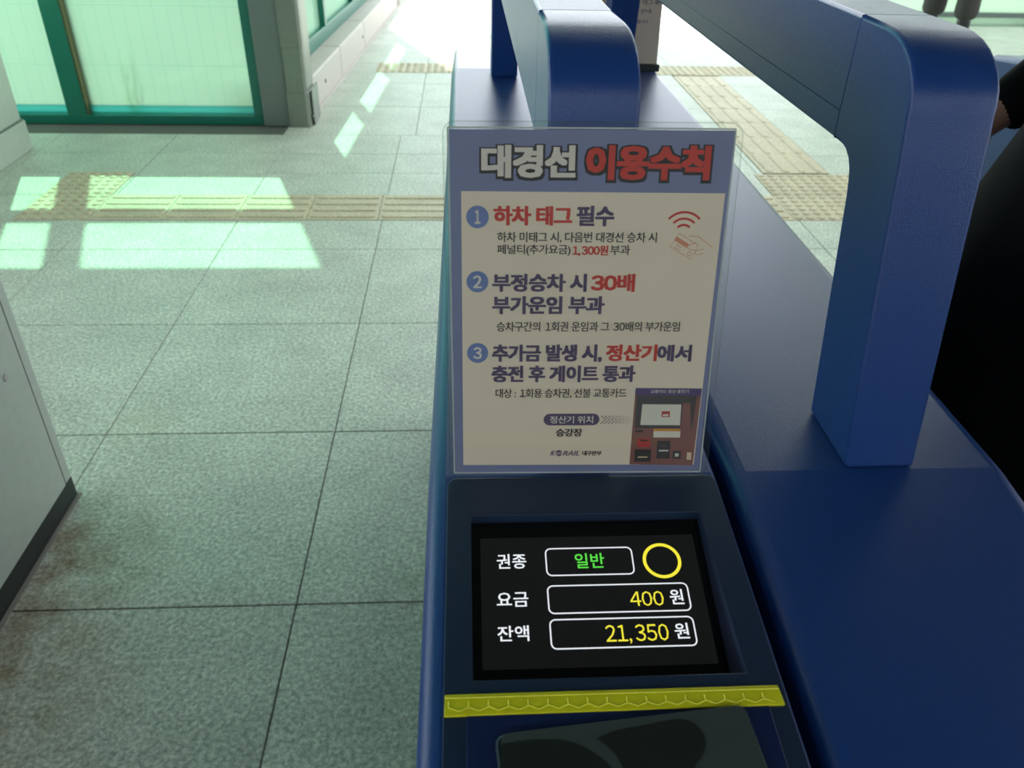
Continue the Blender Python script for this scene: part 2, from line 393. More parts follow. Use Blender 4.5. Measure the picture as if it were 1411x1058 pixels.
# outer ground, ceiling, walls
og = boxo('ground_outside', -40, 40, -20, 60, -.4, -.13, M['pave']); tag(og, kind='structure')
st = boxo('floor_outside', -9, -1.2, 4.8, 11.5, -.12, -.02, M['pave']); tag(st, kind='structure')
ce = boxo('ceiling', -6.2, 7.2, -3.6, 2.2, 2.9, 3.05, M['soffit']); tag(ce, kind='structure')  # unseen low soffit, added to darken reflections in the sloped cabinet fronts
boxo('fascia_beam', -6.2, 7.2, 2.2, 2.3, 2.9, 4.6, M['ceil'], ce)
ce2 = empty('ceiling_fill'); tag(ce2, kind='structure')
RY1 = 7.35+.796*4.5
for k in range(8):
    a = 2.3+(RY1-2.3)*k/8; b = 2.3+(RY1-2.3)*(k+1)/8
    boxo('roof_fill_pane', -1.0, 7.2, a+.04, b-.04, 4.5, 4.51, M['roof_fill'], ce2)  # unseen pane added to spread sunlight softly over the floor
    boxo('rafter', -1.05, 7.2, a-.04, a+.04, 4.42, 4.6, M['ceil'], ce2)
boxo('roof_edge_beam', -1.1, 7.2, RY1-.04, RY1+.06, 4.35, 4.6, M['ceil'], ce2)
cl = boxo('ceiling_side', -6.2, -1.0, 2.3, 4.8, 4.5, 4.6, M['ceil']); tag(cl, kind='structure')
wb = boxo('wall_back', -6.2, 7.2, -3.6, -3.5, -.12, 2.15, M['wall']); tag(wb, kind='structure')  # unseen wall, its height set by the light wanted from behind
wr = boxo('wall_right', 7.1, 7.2, -3.6, 7.5, -.12, 1.1, M['wall']); tag(wr, kind='structure')  # unseen wall, kept low so daylight enters above it
wl = boxo('wall_left', -6.2, -6.1, -3.6, 4.8, -.12, 1.1, M['wall']); tag(wl, kind='structure')  # unseen low wall, open above for more daylight
fe = boxo('floor_left_wing', -6.1, -2.8, -3.5, 4.9, -.12, -.004, M['granite']); tag(fe, kind='structure')

# --- teal glazed partition at y = 4.69
PY = 4.69
w1 = empty('window_1', (-2.1, PY, 0)); tag(w1, 'teal framed glass partition with frosted lower pane at far left', kind='structure')
def wbox(name, x0, x1, y0, y1, z0, z1, mt, bevel=0, par=w1, lab=None):
    o = boxo(name, x0+2.1, x1+2.1, y0-PY, y1-PY, z0, z1, mt, par, bevel)
    if lab: o['label'] = lab
    return o
wbox('bottom_rail', -6.1, -1.13, 4.69, 4.79, 0, .048, M['teal'], .003)
wbox('mullion', -2.20, -2.10, 4.69, 4.80, .048, 4.4, M['teal'], .003)
wbox('mullion_reflection', -2.100, -2.092, 4.70, 4.795, .048, 2.5, M['bronze'])  # thin strip standing in for the brownish reflection on the mullion side
for x in (-3.4, -4.6, -5.8): wbox('mullion', x, x+.1, 4.69, 4.80, .048, 4.4, M['teal'], .003)
wbox('mullion', -1.185, -1.13, 4.69, 4.80, .048, 4.4, M['teal'], .003)
wbox('transom', -6.1, -1.13, 4.70, 4.79, 1.10, 1.117, M['teal'])
wbox('transom', -6.1, -1.13, 4.70, 4.79, 1.757, 1.83, M['teal'])
wbox('head_rail', -6.1, -1.13, 4.69, 4.80, 2.497, 2.6, M['teal'])
wbox('overpanel', -6.1, -1.0, 4.74, 4.76, 2.6, 4.5, M['teal_fill'])  # out of view, made frosted teal as an added green light source
bays = [(-2.10, -1.185), (-3.3, -2.20), (-4.5, -3.4), (-5.7, -4.6)]
for a, b in bays:
    wbox('frosted_pane', a, b, 4.755, 4.763, .088, 1.10, M['frost'])
    wbox('cyan_strip', a, b, 4.750, 4.766, .048, .086, M['cyan'])
    wbox('clear_pane', a, b, 4.755, 4.763, 1.117, 1.757, M['clear'])
    wbox('clear_pane', a, b, 4.755, 4.763, 1.83, 2.497, M['clear'])
# pilaster and steel post at the partition end
pl = boxo('trim_1', -1.13, -.985, 4.665, 4.93, 0, 4.5, M['alu'], bevel=.004); tag(pl, 'grey aluminium pilaster at the partition end', kind='structure')
sp = empty('steel_post', (-.93, 4.70, 0)); tag(sp, 'tall polished steel post cover at the end of the glass partition', 'post')
bm = bmesh.new(); prism(bm, [(-.055, -.05), (.045, -.05), (.058, -.035), (.062, 0), (.062, .16), (-.055, .16)], 'z', .42, 3.2)
link('upper_cover', bmesh_to(bm), M['steel'], sp, bevel=.002)
bm = bmesh.new(); prism(bm, [(-.055, -.052), (.045, -.052), (.06, -.037), (.064, 0), (.064, .16), (-.055, .16)], 'z', .0, .185)
link('lower_cover', bmesh_to(bm), M['steel'], sp, bevel=.002)
bm = bmesh.new(); prism(bm, [(-.052, -.046), (.043, -.046), (.055, -.033), (.059, 0), (.059, .16), (-.052, .16)], 'z', .185, .42)
link('middle_cover', bmesh_to(bm), M['steel'], sp)
boxo('edge_plate', .070, .076, .0, .20, 0.0, .19, M['steel'], sp)
bm = bmesh.new(); tube(bm, (.064, -.01, .05), (.082, -.01, .05), .012, .012, 14); link('knob', bmesh_to(bm), M['steel'], sp, bevel=.003)

# --- side wall: granite kerb, windows, header
ang = math.atan(.055)
sw = empty('window_2', (-.90, 4.87, 0)); sw.rotation_euler = (0, 0, -ang); tag(sw, 'row of teal side windows standing on a pale granite kerb', kind='structure')
x = 0
for k in range(4):
    y0, y1 = .0+k*1.0, 1.0+k*1.0-.006
    boxo('kerb_stone', -.46, 0, y0, y1, -.01, .20, M['curb'], sw, .012, 3)
    boxo('kerb_foot', -.02, .012, y0, y1, -.01, .012, M['curb'], sw)
boxo('sill_rail', -.20, -.13, 0, 3.35, .20, .29, M['teal'], sw, .003)
boxo('upper_rail', -.20, -.13, 0, 3.35, 1.09, 1.117, M['teal'], sw)
boxo('upper_rail', -.20, -.13, 0, 3.35, 1.68, 1.75, M['teal'], sw)
boxo('header_panel', -.20, -.12, 0, 3.35, 1.75, 4.5, M['teal_fill'], sw)  # unseen upper part, made frosted teal to add green glow
for k in range(3):
    y = .08+1.1*k
    if k: boxo('mullion', -.205, -.125, y, y+.06, .29, 1.68, M['teal'], sw, .002)
    a, b = y+.06, min(y+1.1, 3.35)
    if b > a:
        boxo('frosted_pane', -.17, -.162, a, b, .29, 1.09, M['frost'], sw)
        boxo('clear_pane', -.17, -.162, a, b, 1.117, 1.68, M['clear'], sw)
boxo('mullion', -.205, -.125, 3.3, 3.36, .29, 4.5, M['teal'], sw)
for y in (.45, 1.9): 
    bm = bmesh.new(); tube(bm, (-.002, y, .10), (.003, y, .10), .012, .012, 12); link('drain_cap', bmesh_to(bm), M['plinth'], sw)
# low kerb beyond
kb = boxo('trim_2', -1.2, -.66, 9.0, 12.0, -.02, .22, M['curb']); tag(kb, 'pale kerb beyond the side windows', kind='structure')
# --- right glazed partition
w3 = empty('window_3', (5.4, 8.3, 0)); tag(w3, 'pale frosted glass partition beyond the right aisle', kind='structure')
boxo('sill', -2.0, 2.2, -.06, .10, 0, .07, M['frostw'], w3)
boxo('bottom_rail', -2.0, 2.2, 0, .08, .07, .11, M['alu'], w3)
for k in range(3):
    boxo('frosted_pane', -2.0+1.4*k+.02, -2.0+1.4*(k+1)-.02, .03, .04, .11, 2.6, M['frostw'], w3)
    boxo('mullion', -2.0+1.4*k-.02, -2.0+1.4*k+.02, .0, .08, .11, 2.6, M['alu'], w3)
boxo('head_rail', -2.0, 2.2, 0, .08, 2.6, 2.7, M['alu'], w3)

# --- small weed outside the frosted pane
wd = empty('weed', (-1.86, 4.805, -.02)); tag(wd, 'thin yellow-green weed growing behind the frosted glass pane', 'plant')
bm = bmesh.new()
for a, h, l in ((.0, .42, .03), (.5, .30, .06), (2.5, .26, .05), (4.0, .34, .05)):
    tube(bm, (0, 0, 0), (l*math.cos(a), l*math.sin(a)*.5, h), .003, .0015, 6)
link('stem', bmesh_to(bm), M['leaf'], wd)
bm = bmesh.new()
for k in range(26):
    a = random.uniform(0, 6.28); h = random.uniform(.06, .38); r = random.uniform(0, .045); s = random.uniform(.010, .020)
    c = Vector((r*math.cos(a), .5*r*math.sin(a), h)); d = Vector((random.uniform(-1, 1), .3, random.uniform(-.6, .6))).normalized()*s; e = d.cross(Vector((0, 1, 0))).normalized()*s*.4
    q = [c, c+d*.6+e+Vector((0, .002, 0)), c+d*1.3, c+d*.6-e]
    bm.faces.new([bm.verts.new(p) for p in q])
link('leaves', bmesh_to(bm), M['leaf'], wd)['kind'] = 'stuff'

# ================================================================== BLUE GATE CABINET
S62 = math.tan(math.radians(6.2))
T = .99
def ztop(y):
    return T-max(0, .388-y)*S62-max(0, y-1.512)*S62
def gate_cabinet(label, extra):
    g = empty('ticket_gate', (.158, .95, 0)); tag(g, label, 'ticket gate', 'blue ticket gate cabinets')
    ox, oy = -.158, -.95
    xs = [-.026, 0.0, .1345, .1535, .1610, .342]; ys = [-.02, .250, .355, .388, .47, 1.512, 1.92]
    skip = {(3, 0), (3, 1), (3, 2), (3, 3), (1, 1)}
    bm = grid_solid(xs, ys, skip, ztop, lambda y: .10)
    # merge flat top verts is not needed; round the upper outline and the vertical corners
    bw = bm.edges.layers.float.get('bevel_weight_edge') or bm.edges.layers.float.new('bevel_weight_edge')
    bmesh.ops.recalc_face_normals(bm, faces=bm.faces); bm.normal_update()
    def inhole(v): return -.001 < v.co.x < .1355 and .249 < v.co.y < .356
    for e in bm.edges:
        if len(e.link_faces) != 2: continue
        an = e.calc_face_angle(0)
        if an < math.radians(40): continue
        a, b = e.verts
        mid = (a.co+b.co)/2
        top = mid.z > .8 and abs(a.co.z-ztop(a.co.y)) < 1e-4 and abs(b.co.z-ztop(b.co.y)) < 1e-4
        if inhole(a) and inhole(b): continue
        if top:
            slot = (.15 < mid.x < .156)
            e[bw] = .35 if slot else 1.0
            if .153 < min(a.co.x, b.co.x) and max(a.co.x, b.co.x) < .162 and mid.y > .46: e[bw] = 1.0
        elif abs(a.co.x-b.co.x) < 1e-5 and abs(a.co.y-b.co.y) < 1e-5 and (a.co.y < 0 or a.co.y > 1.9) and (a.co.x < 0 or a.co.x > .3): e[bw] = 1.0
    for e in bm.edges:
        if len(e.link_faces) == 2 and e[bw] == 0 and e.calc_face_angle(0) > math.radians(2): e.smooth = False
    bmesh.ops.translate(bm, verts=bm.verts, vec=(ox, oy, 0))
    bmesh.ops.recalc_face_normals(bm, faces=bm.faces)
    for f in bm.faces:
        c = f.calc_center_median(); c.x -= ox; c.y -= oy
        if -.001 < c.x < .1355 and .249 < c.y < .356: f.material_index = 1
    me = bpy.data.meshes.new('mesh'); bm.to_mesh(me); bm.free()
    o = link('cabinet_body', me, M['blue'], g); me.materials.append(M['recess'])
    for p in me.polygons:   # walls of the display opening
        if -.001 < p.center.x-ox < .1355 and .249 < p.center.y-oy < .356 and abs(p.normal.z) < .5: p.material_index = 1
    for p in me.polygons: p.use_smooth = True
    b = o.modifiers.new('bevel', 'BEVEL'); b.width = .011; b.segments = 5; b.limit_method = 'WEIGHT'; b.use_clamp_overlap = False
    bake(o, [(1, 0, 0), (-1, 0, 0), (0, 1, 0), (0, -1, 0), (0, 0, 1), (0, 0, -1), (0, -S62, 1), (0, S62, 1)])
    boxo('plinth', -.025+ox, .332+ox, -.005+oy, 1.905+oy, 0, .10, M['plinth'], g)
    # front console plate with the display opening
    sk = {(1, 1)}
    bm = grid_solid([-.0138, .0002, .1343, .1506], [-.015, .2505, .3545, .3845], sk, lambda y: ztop(y)+.0014, lambda y: ztop(y)-.004, .006)
    bmesh.ops.translate(bm, verts=bm.verts, vec=(ox, oy, 0))
    link('console_plate', bmesh_to(bm), M['panel'], g, bevel=.0006, limit=50)
    # rails
    near = [(.389, T), (.4025, 1.055), (.4165, 1.125), (.4245, 1.165), (.4295, 1.190)]
    for k in range(9):   # rounded outer corner
        q = k/8*PI/2; near.append((.4310+.0490*(1-math.cos(q)), 1.196+.0380*math.sin(q)))
    near += [(.5145, 1.2345), (.5145, 1.1610), (.502, 1.1605), (.4955, 1.1590), (.4895, 1.1555), (.4850, 1.1505), (.4825, 1.1440), (.480, 1.136), (.472, 1.094), (.452, T)]
    def rail_piece(name, bm, mir=0):
        bmesh.ops.recalc_face_normals(bm, faces=bm.faces)
        bw = bm.edges.layers.float.get('bevel_weight_edge') or bm.edges.layers.float.new('bevel_weight_edge')
        for e in bm.edges:
            if len(e.link_faces) == 2 and e.calc_face_angle(0) > math.radians(50):
                ya, yb = e.verts[0].co.y-oy, e.verts[1].co.y-oy
                seam = abs(ya-yb) < 1e-4 and min(abs(ya-.515), abs(ya-1.385)) < .001
                groove = abs(e.verts[0].co.z-e.verts[1].co.z) < 1e-4 and abs(e.verts[0].co.z-1.178) < .0008 and 'post' not in name
                e[bw] = .12 if seam else (.1 if groove else 1)
        me = bpy.data.meshes.new('mesh'); bm.to_mesh(me); bm.free()
        o = link(name, me, M['blue'], g)
        for p in me.polygons: p.use_smooth = True
        b = o.modifiers.new('bevel', 'BEVEL'); b.width = .0028; b.segments = 3; b.limit_method = 'WEIGHT'
        bake(o, [(1, 0, 0), (-1, 0, 0), (0, 0, 1), (0, 0, -1)] if 'post' not in name else [(1, 0, 0), (-1, 0, 0)], .3)
        return o
    for rx0 in (.0425, .236):
        x0, x1 = rx0+ox, rx0+.0445+ox
        for mir in (0, 1):
            pts = [((1.9-y if mir else y)+oy, z) for y, z in near]
            bm = bmesh.new(); prism(bm, pts, 'x', x0, x1)
            for v in bm.verts:   # the posts swell slightly towards the top
                if v.co.x > (x0+x1)/2: v.co.x += .0042*max(0, min(1, (v.co.z-T)/.2))*max(0, min(1, 1-(min(v.co.y-oy, 1.9-v.co.y+oy)-.44)/.07))
            rail_piece('rail_post', bm)
        bm = bmesh.new(); box(bm, x0, x1, .5152+oy, 1.3848+oy, 1.1785, 1.2345); rail_piece('rail_bar', bm)
        bm = bmesh.new(); box(bm, x0, x1, .5152+oy, 1.3848+oy, 1.1610, 1.1782); rail_piece('rail_underside', bm)
        boxo('rail_core', x0+.0015, x1-.0015, .5148+oy, 1.3852+oy, 1.165, 1.232, M['blue'], g)
    return g
g1 = gate_cabinet('wide blue ticket gate cabinet with two handrails, glowing fare display in front', 1)
OX, OY = -.158, -.95
# yellow embossed strip, reader cover
SL = math.radians(6.2)
def on_slope(name, me, mt, parent, u=0, v=0, h=0, bevel=0):
    """parts given in the tilted frame of the console: x across, y up the slope from the crease, z off the plate"""
    o = link(name, me, mt, parent, bevel=bevel)
    o.matrix_local = Matrix.Translation((OX, OY+.388, T)) @ Matrix.Rotation(SL, 4, 'X') @ Matrix.Translation((u, v, h))
    return o
def slab(pts, z0, z1):
    bm = bmesh.new(); prism(bm, [(a/1000, b/1000) for a, b in pts], 'z', z0, z1); return bmesh_to(bm)
on_slope('reader_cover', slab(rrect(-3, 140.5, -380, -150, 3), -.001, .0019), M['reader'], g1, bevel=.0004)
ys_ = on_slope('tactile_strip', slab([(-13.2, -156.6), (148.0, -156.0), (147.3, -146.0), (-13.0, -146.0)], .0010, .0028), M['yellow'], g1, bevel=.0004)
bm = bmesh.new(); per = 9.35; xx = -13+2
while xx < 146:
    z = .0029; w = .00035
    pts = [(xx, -152.6), (xx+per/2, -154.6), (xx+per, -152.6)]
    for (a, b), (c, d) in zip(pts, pts[1:]):
        if c < 147: tube(bm, (a/1000, b/1000, z), (c/1000, d/1000, z), .00045, n=6)
    if xx > -12: tube(bm, (xx/1000, -.1526, z), (xx/1000, -.1499, z), .00045, n=6)
    xx += per
tube(bm, (-.0128, -.1478, .0028), (.1470, -.1478, .0028), .0005, n=6)
rd = link('embossed_ridges', bmesh_to(bm), M['yellow'], ys_)
# display
D_O = Vector((0+OX, .3468+OY, .97852)); DT = math.radians(16.7)
DM = Matrix.Translation(D_O) @ Matrix.Rotation(DT, 4, 'X')
dp = link('fare_display', slab([(-1, -92), (135.5, -92), (135.5, 14), (-1, 14)], -.006, 0), M['glassblack'], g1); dp.matrix_local = DM
a = link('display_backing', slab([(5.4, -78.4), (129.6, -78.4), (129.6, -1.6), (5.4, -1.6)], 0.0, .0002), M['lcd'], dp)
SCREEN = [('권종', 14.55, 31.25, -21.26, -12.03, 'w'), ('일반', 59.01, 75.88, -21.87, -12.51, 'g'), ('요금', 13.87, 31.23, -44.06, -35.62, 'w'),
          ('400', 87.49, 106.23, -45.42, -36.73, 'y'), ('원', 109.79, 117.34, -44.85, -35.91, 'w'), ('잔액', 13.73, 30.56, -63.53, -54.84, 'w'),
          ('21,350', 71.67, 105.71, -66.53, -55.84, 'y'), ('원', 109.14, 116.87, -64.39, -55.66, 'w')]
for s, u0, u1, v0, v1, c in SCREEN:
    o = link('display_text', text_mesh(s, u0, u1, v0, v1, 0 if c == 'y' else .012), LCD[c], dp); o.location.z = .0004
for u0, u1, v0, v1 in ((42.6, 92.2, -26.0, -9.2), (42.2, 120.6, -48.5, -32.3), (42.1, 120.2, -68.3, -52.1)):
    P = rrect(u0, u1, v0, v1, 3.0); o = link('display_frame', strokes([P+[P[0]]], .75), LCD['w'], dp); o.location.z = .0004
P = [(109.0+10.1*math.cos(2*PI*k/48), -18.1+10.1*math.sin(2*PI*k/48)) for k in range(49)]
o = link('display_ring', strokes([P], 1.9), LCD['y'], dp); o.location.z = .0004

# neighbouring gate across the right aisle
def plain_copy(g, dx, label):
    c = g.copy(); COL.objects.link(c); c['label'] = label
    for ch in g.children:
        d = ch.copy(); COL.objects.link(d); d.parent = c
        for e in ch.children:
            f = e.copy(); COL.objects.link(f); f.parent = d
    c.location.x += dx; return c
g2 = plain_copy(g1, 1.228, 'blue ticket gate across the right aisle, mostly hidden behind the black coat')

# ================================================================== INSTRUCTION SIGN
eU = Vector((.99969768, -.0236415, .00675471)); eV = Vector((-.00200901, .19526180, .98074910)); eN = eU.cross(eV)
sg = empty('instruction_sign'); 
mm = Matrix((eU, eV, eN)).transposed().to_4x4(); mm.translation = Vector((-.009, .3875, .9945)); sg.matrix_world = mm
tag(sg, 'laminated notice with slate blue border and Korean fare rules leaning above the display', 'sign')
def onsheet(name, me, mt, z, parent=None):
    o = link(name, me, mt, parent or sg); o.location.z = z; return o
sheet = onsheet('printed_sheet', slab([(0, -1.2), (149.3, -.9), (149.8, 199.6), (.2, 199.4)], -.0003, 0), M['sheet'], 0)
onsheet('white_panel', flat([(4.9, 3.9), (146.0, 3.4), (148.0, 167.2), (6.0, 167.8)]), M['white'], .00012)
POSTER = [
  ('대경선',16.77,66.73,174.86,191.72,'W',3), ('이용수칙',72.13,138.42,174.01,191.93,'R',3),
  ('하차 태그',23.11,65.98,149.63,160.13,'R',2), ('필수',68.24,88.76,149.33,160.37,'P',2),
  ('하차 미태그 시, 다음번 대경선 승차 시',25.25,112.75,140.21,146.12,'K',0), ('페널티(추가요금)',25.14,65.6,133.0,139.24,'K',0),
  ('1,300원',66.66,86.4,132.9,138.89,'R',1), ('부과',87.48,98.51,133.44,139.13,'K',0),
  ('부정승차 시',22.49,75.37,112.52,122.86,'P',2), ('30배',77.7,102.41,112.55,122.91,'R',2),
  ('부가운임 부과',22.48,85.97,99.47,110.07,'P',2), ('승차구간의 1회권 운임과 그 30배의 부가운임',24.96,129.81,89.15,95.05,'K',0),
  ('추가금 발생 시,',22.29,86.03,70.4,81.36,'P',2), ('정산기',88.27,117.98,71.02,81.3,'R',2), ('에서',117.99,138.13,70.79,81.13,'P',2),
  ('충전 후 게이트 통과',22.02,106.29,58.0,68.47,'P',2), ('대상 : 1회용 승차권, 선불 교통카드',24.45,101.84,47.9,53.99,'K',0),
  ('승강장',60.66,76.57,22.76,28.1,'K',1), ('대구본부',77.04,88.83,9.96,13.23,'K',1)]
WT = {0: .014, 1: .034, 2: .046, 3: .052}
for s, u0, u1, v0, v1, c, b in POSTER:
    if b == 3:
        onsheet('heading_outline', text_mesh(s, u0, u1, v0, v1, WT[3], sp=.95, grow=1.15, shift=(.1, -.5)), INK['K'], .00015)
        onsheet('heading', text_mesh(s, u0, u1, v0, v1, WT[3], sp=.95), INK[c], .0003)
    else:
        onsheet('lettering', text_mesh(s, u0, u1, v0, v1, WT[b], sp=.93), INK[c], .0003)
for s, cu, cv in (('1', 14.6, 154.1), ('2', 14.3, 118.25), ('3', 14.1, 76.2)):
    bd = onsheet('number_badge', flat([(cu+6.1*math.cos(2*PI*k/32), cv+6.1*math.sin(2*PI*k/32)) for k in range(32)]), INK['S'], .0002)
    w = 3.2 if s == '1' else 4.9
    o = link('badge_number', text_mesh(s, cu-w/2, cu+w/2, cv-3.6, cv+3.6, .03), INK['w'], bd); o.location.z = .00015
arcs = []
for r, a0, a1 in ((11.5, 42, 138), (8.0, 44, 136), (4.6, 44, 136)):
    arcs.append([(127.0+r*math.cos(math.radians(a0+(a1-a0)*k/14)), 145.6+r*math.sin(math.radians(a0+(a1-a0)*k/14))) for k in range(15)])
onsheet('tap_icon', strokes(arcs, 1.25), INK['R'], .0003)
P = [(124.8, 145.6), (136.0, 138.9), (132.6, 131.2), (120.4, 138.0)]
ci = [[*P, P[0]], [(123.62, 139.43), (126.64, 137.71)], [(122.88, 137.99), (125.9, 136.26)], [(130.38, 144.03), (135.24, 144.04), (144.17, 137.74)],
      [(129.46, 138.29), (134.7, 140.6)], [(135.13, 135.99), (139.36, 136.87)], [(135.32, 133.96), (137.06, 133.79), (139.57, 134.73)], [(129.4, 138.3), (131.5, 136.6), (135.1, 136.2), (134.6, 134.4), (135.3, 133.9)],
      [(131.54+1.1*math.cos(2*PI*k/12), 134.24+1.1*math.sin(2*PI*k/12)) for k in range(13)]]
onsheet('card_icon', strokes(ci, .38), INK['O'], .0003)
onsheet('card_icon_stripe', flat([(123.6, 143.9), (130.9, 139.6), (129.6, 137.6), (122.4, 141.7)]), INK['O'], .00028)
pill = onsheet('place_badge', flat(rrect(53.05, 86.5, 30.2, 37.8, 3.75)), INK['P'], .0002)
o = link('badge_text', text_mesh('정산기 위치', 56.8, 82.74, 31.51, 36.39, .02, sp=.93), INK['w'], pill); o.location.z = .00015
for k in range(8):
    f = k/8; c = [78+(226-78)*f, 64+(212-64)*f, 90+(186-90)*f]
    u = 87.3+2.15*k
    onsheet('chevron', strokes([[(u, 36.4), (u+3.1, 33.8), (u, 31.2)]], .5), mat('chevron_ink', srgb(*c), .6, var=0), .0003)
# operator wordmark with its round emblem
onsheet('wordmark', text_mesh('K', 57.55, 60.95, 10.1, 13.36, .03, .35), INK['V'], .0003)
onsheet('wordmark', text_mesh('RAIL', 65.2, 75.35, 10.03, 13.3, .03, .35), INK['V'], .0003)
E1 = [(62.9+2.0*math.cos(2*PI*k/24), 11.7+2.05*math.sin(2*PI*k/24)) for k in range(24)]
em = onsheet('emblem', flat(E1), INK['V'], .0003)
o = link('emblem_swoosh', strokes([[(60.9, 12.5), (62.2, 11.9), (63.6, 12.1), (65.0, 12.7)], [(61.0, 11.0), (62.3, 11.2), (63.6, 11.3), (64.9, 11.6)]], .35), INK['w'], em); o.location.z = .00012
# printed picture of the adjustment machine
pc = onsheet('machine_picture', flat([(106.89, 54.23), (146.3, 53.8), (145.3, 2.87), (106.31, 3.77)]), INK['pinkish'], .0002)
def pic(name, pts, ink, z):
    o = link(name, flat(pts), INK[ink], pc); o.location.z = z
pic('picture_header', [(106.89, 54.23), (146.3, 53.8), (146.2, 49.16), (106.84, 49.72)], 'violet', .00008)
pic('picture_bezel', [(108.05, 49.6), (143.73, 49.17), (142.51, 27.72), (108.0, 28.2)], 'bezel', .00008)
pic('picture_panel', [(135.9, 44.5), (140.2, 44.4), (142.0, 28.0), (135.5, 28.0)], 'pinkish', .00014)
pic('picture_screen', [(111.6, 43.86), (134.88, 43.59), (135.17, 29.99), (111.24, 30.29)], 'screen', .00014)
pic('picture_icon', [(123.49, 39.24), (128.41, 39.22), (128.55, 35.43), (123.61, 35.45)], 'red', .0002)
pic('picture_icon_slot', [(124.3, 37.4), (127.7, 37.4), (127.7, 36.0), (124.3, 36.0)], 'screen', .00024)
pic('picture_sign', [(119.52, 27.82), (135.73, 27.62), (135.99, 21.82), (119.65, 22.03)], 'screen', .00014)
pic('picture_sign_top', [(119.52, 27.82), (135.73, 27.62), (135.75, 25.95), (119.58, 26.22)], 'orange', .0002)
pic('picture_red_label', [(110.2, 21.44), (117.95, 21.27), (118.13, 15.42), (110.29, 15.59)], 'red', .00014)
pic('picture_red_label_bar', [(112, 20.6), (117.0, 20.5), (117.0, 19.4), (112, 19.5)], 'dark', .0002)
pic('picture_slot', [(109.04, 13.97), (118.96, 13.72), (119.19, 5.55), (109.15, 5.74)], 'dark', .00014)
pic('picture_slot', [(122.34, 19.75), (130.3, 19.52), (130.86, 7.47), (122.66, 7.65)], 'dark', .00014)
pic('picture_slot', [(132.44, 12.85), (137.36, 12.7), (137.57, 7.43), (132.57, 7.59)], 'dark', .00014)
pic('picture_slot_mark', [(111.2, 9.2), (117.0, 9.2), (117.0, 8.4), (111.2, 8.4)], 'cream', .0002)
pic('picture_slot_mark', [(124.3, 17.0), (128.8, 17.0), (128.8, 15.6), (124.3, 15.6)], 'bezel', .0002)
pic('picture_slot_mark', [(123.8, 13.6), (129.6, 13.6), (129.6, 12.6), (123.8, 12.6)], 'screen', .0002)
pic('picture_slot_mark', [(124.3, 9.8), (129.4, 9.8), (129.4, 8.9), (124.3, 8.9)], 'bezel', .0002)
pic('picture_slot_mark', [(133.8, 11.2), (136.1, 11.2), (136.1, 9.0), (133.8, 9.0)], 'screen', .0002)
pic('picture_keypad', [(141.11, 11.82), (143.84, 11.74), (144.06, 6.73), (141.25, 6.88)], 'cream', .00014)
pic('picture_card', [(108.6, 26.8), (113.0, 26.8), (113.0, 25.5), (108.6, 25.5)], 'dark', .00014)
o = link('picture_title', text_mesh('교통카드 정산·충전기', 116, 138.5, 50.9, 53.2, .01), INK['screen'], pc); o.location.z = .0002
# clear laminate around and in front of the print
lam = onsheet('laminate', slab(rrect(-3.2, 154.0, -4.2, 203.6, 6.5), .0006, .0009), M['laminate'], 0); lam['label'] = 'clear plastic laminate edge'
P = rrect(-3.2, 154.0, -4.2, 203.6, 6.5)
M['lamrim'] = glass('laminate_rim', (.80, .84, .82, 1), 'clear', glossy=.10)
o = link('laminate_rim', strokes([P+[P[0]]], .8), M['lamrim'], lam); o.location.z = .0010
P = rrect(-.6, 150.4, -1.9, 200.3, .5)
o = link('laminate_seal_line', strokes([P+[P[0]]], .9), mat('pale_seal', (.55, .57, .55), .3), lam); o.location.z = -.0006

# far notice standing at the other end of the cabinet, seen from behind
fs = empty('rear_notice')
tag(fs, 'white notice with grey lettering standing behind the far right handrail post', 'sign')
fs.matrix_world = Matrix.Translation((.192, 1.520, .9915)) @ Matrix.Rotation(PI/2-math.radians(4), 4, 'X')
fsh = link('printed_sheet', slab(rrect(0, 149, 0, 200, 2), 0, .0005), M['white'], fs)
for s, u0, u1, v0, v1 in (('이용 안내', 60, 128, 150, 162), ('카드를', 100, 129, 128, 136), ('승차 시 태그 용', 80, 144, 104, 112), ('환승 안내', 90, 130, 90, 97), ('문의 바랍니다', 85, 127, 74, 80)):
    o = link('lettering', text_mesh(s, u0, u1, v0, v1, .02), mat('faded_ink', srgb(120, 105, 110), .7, var=0), fs); o.location.z = .0007
boxo('clip_foot', .02, .152, -.004, .008, -.016, .014, M['plinth'], fs, .002)

# ================================================================== CARD ON THE READER
card = empty('transit_card'); tag(card, 'dark grey card with two darker rounded shapes lying on the reader below the yellow strip', 'card')
CA = math.radians(5.2)
card.matrix_world = Matrix.Translation((0, .388, T)) @ Matrix.Rotation(SL, 4, 'X') @ Matrix.Translation((.0105, -.1675, .0034)) @ Matrix.Rotation(CA, 4, 'Z')
cm = link('card_face', slab(rrect(1.8, 117.5, -76, 0.6, 4.2, 6), 0, .0009), M['card'], card, bevel=.0002)
link('clear_sleeve', slab(rrect(-.9, 117.2, -76.5, 0.2, 5, 6), -.0006, -.0001), M['sleeve'], card)
Pp = rrect(-.9, 60, -77, .2, 5, 6)
o = link('sleeve_edge', strokes([[(-.3, -76), (-.3, -5), (.3, -2.2), (1.8, -.6), (4.5, .1)]], 1.1), mat('sleeve_rim', (.10, .15, .18), .3), card); o.location.z = .0001
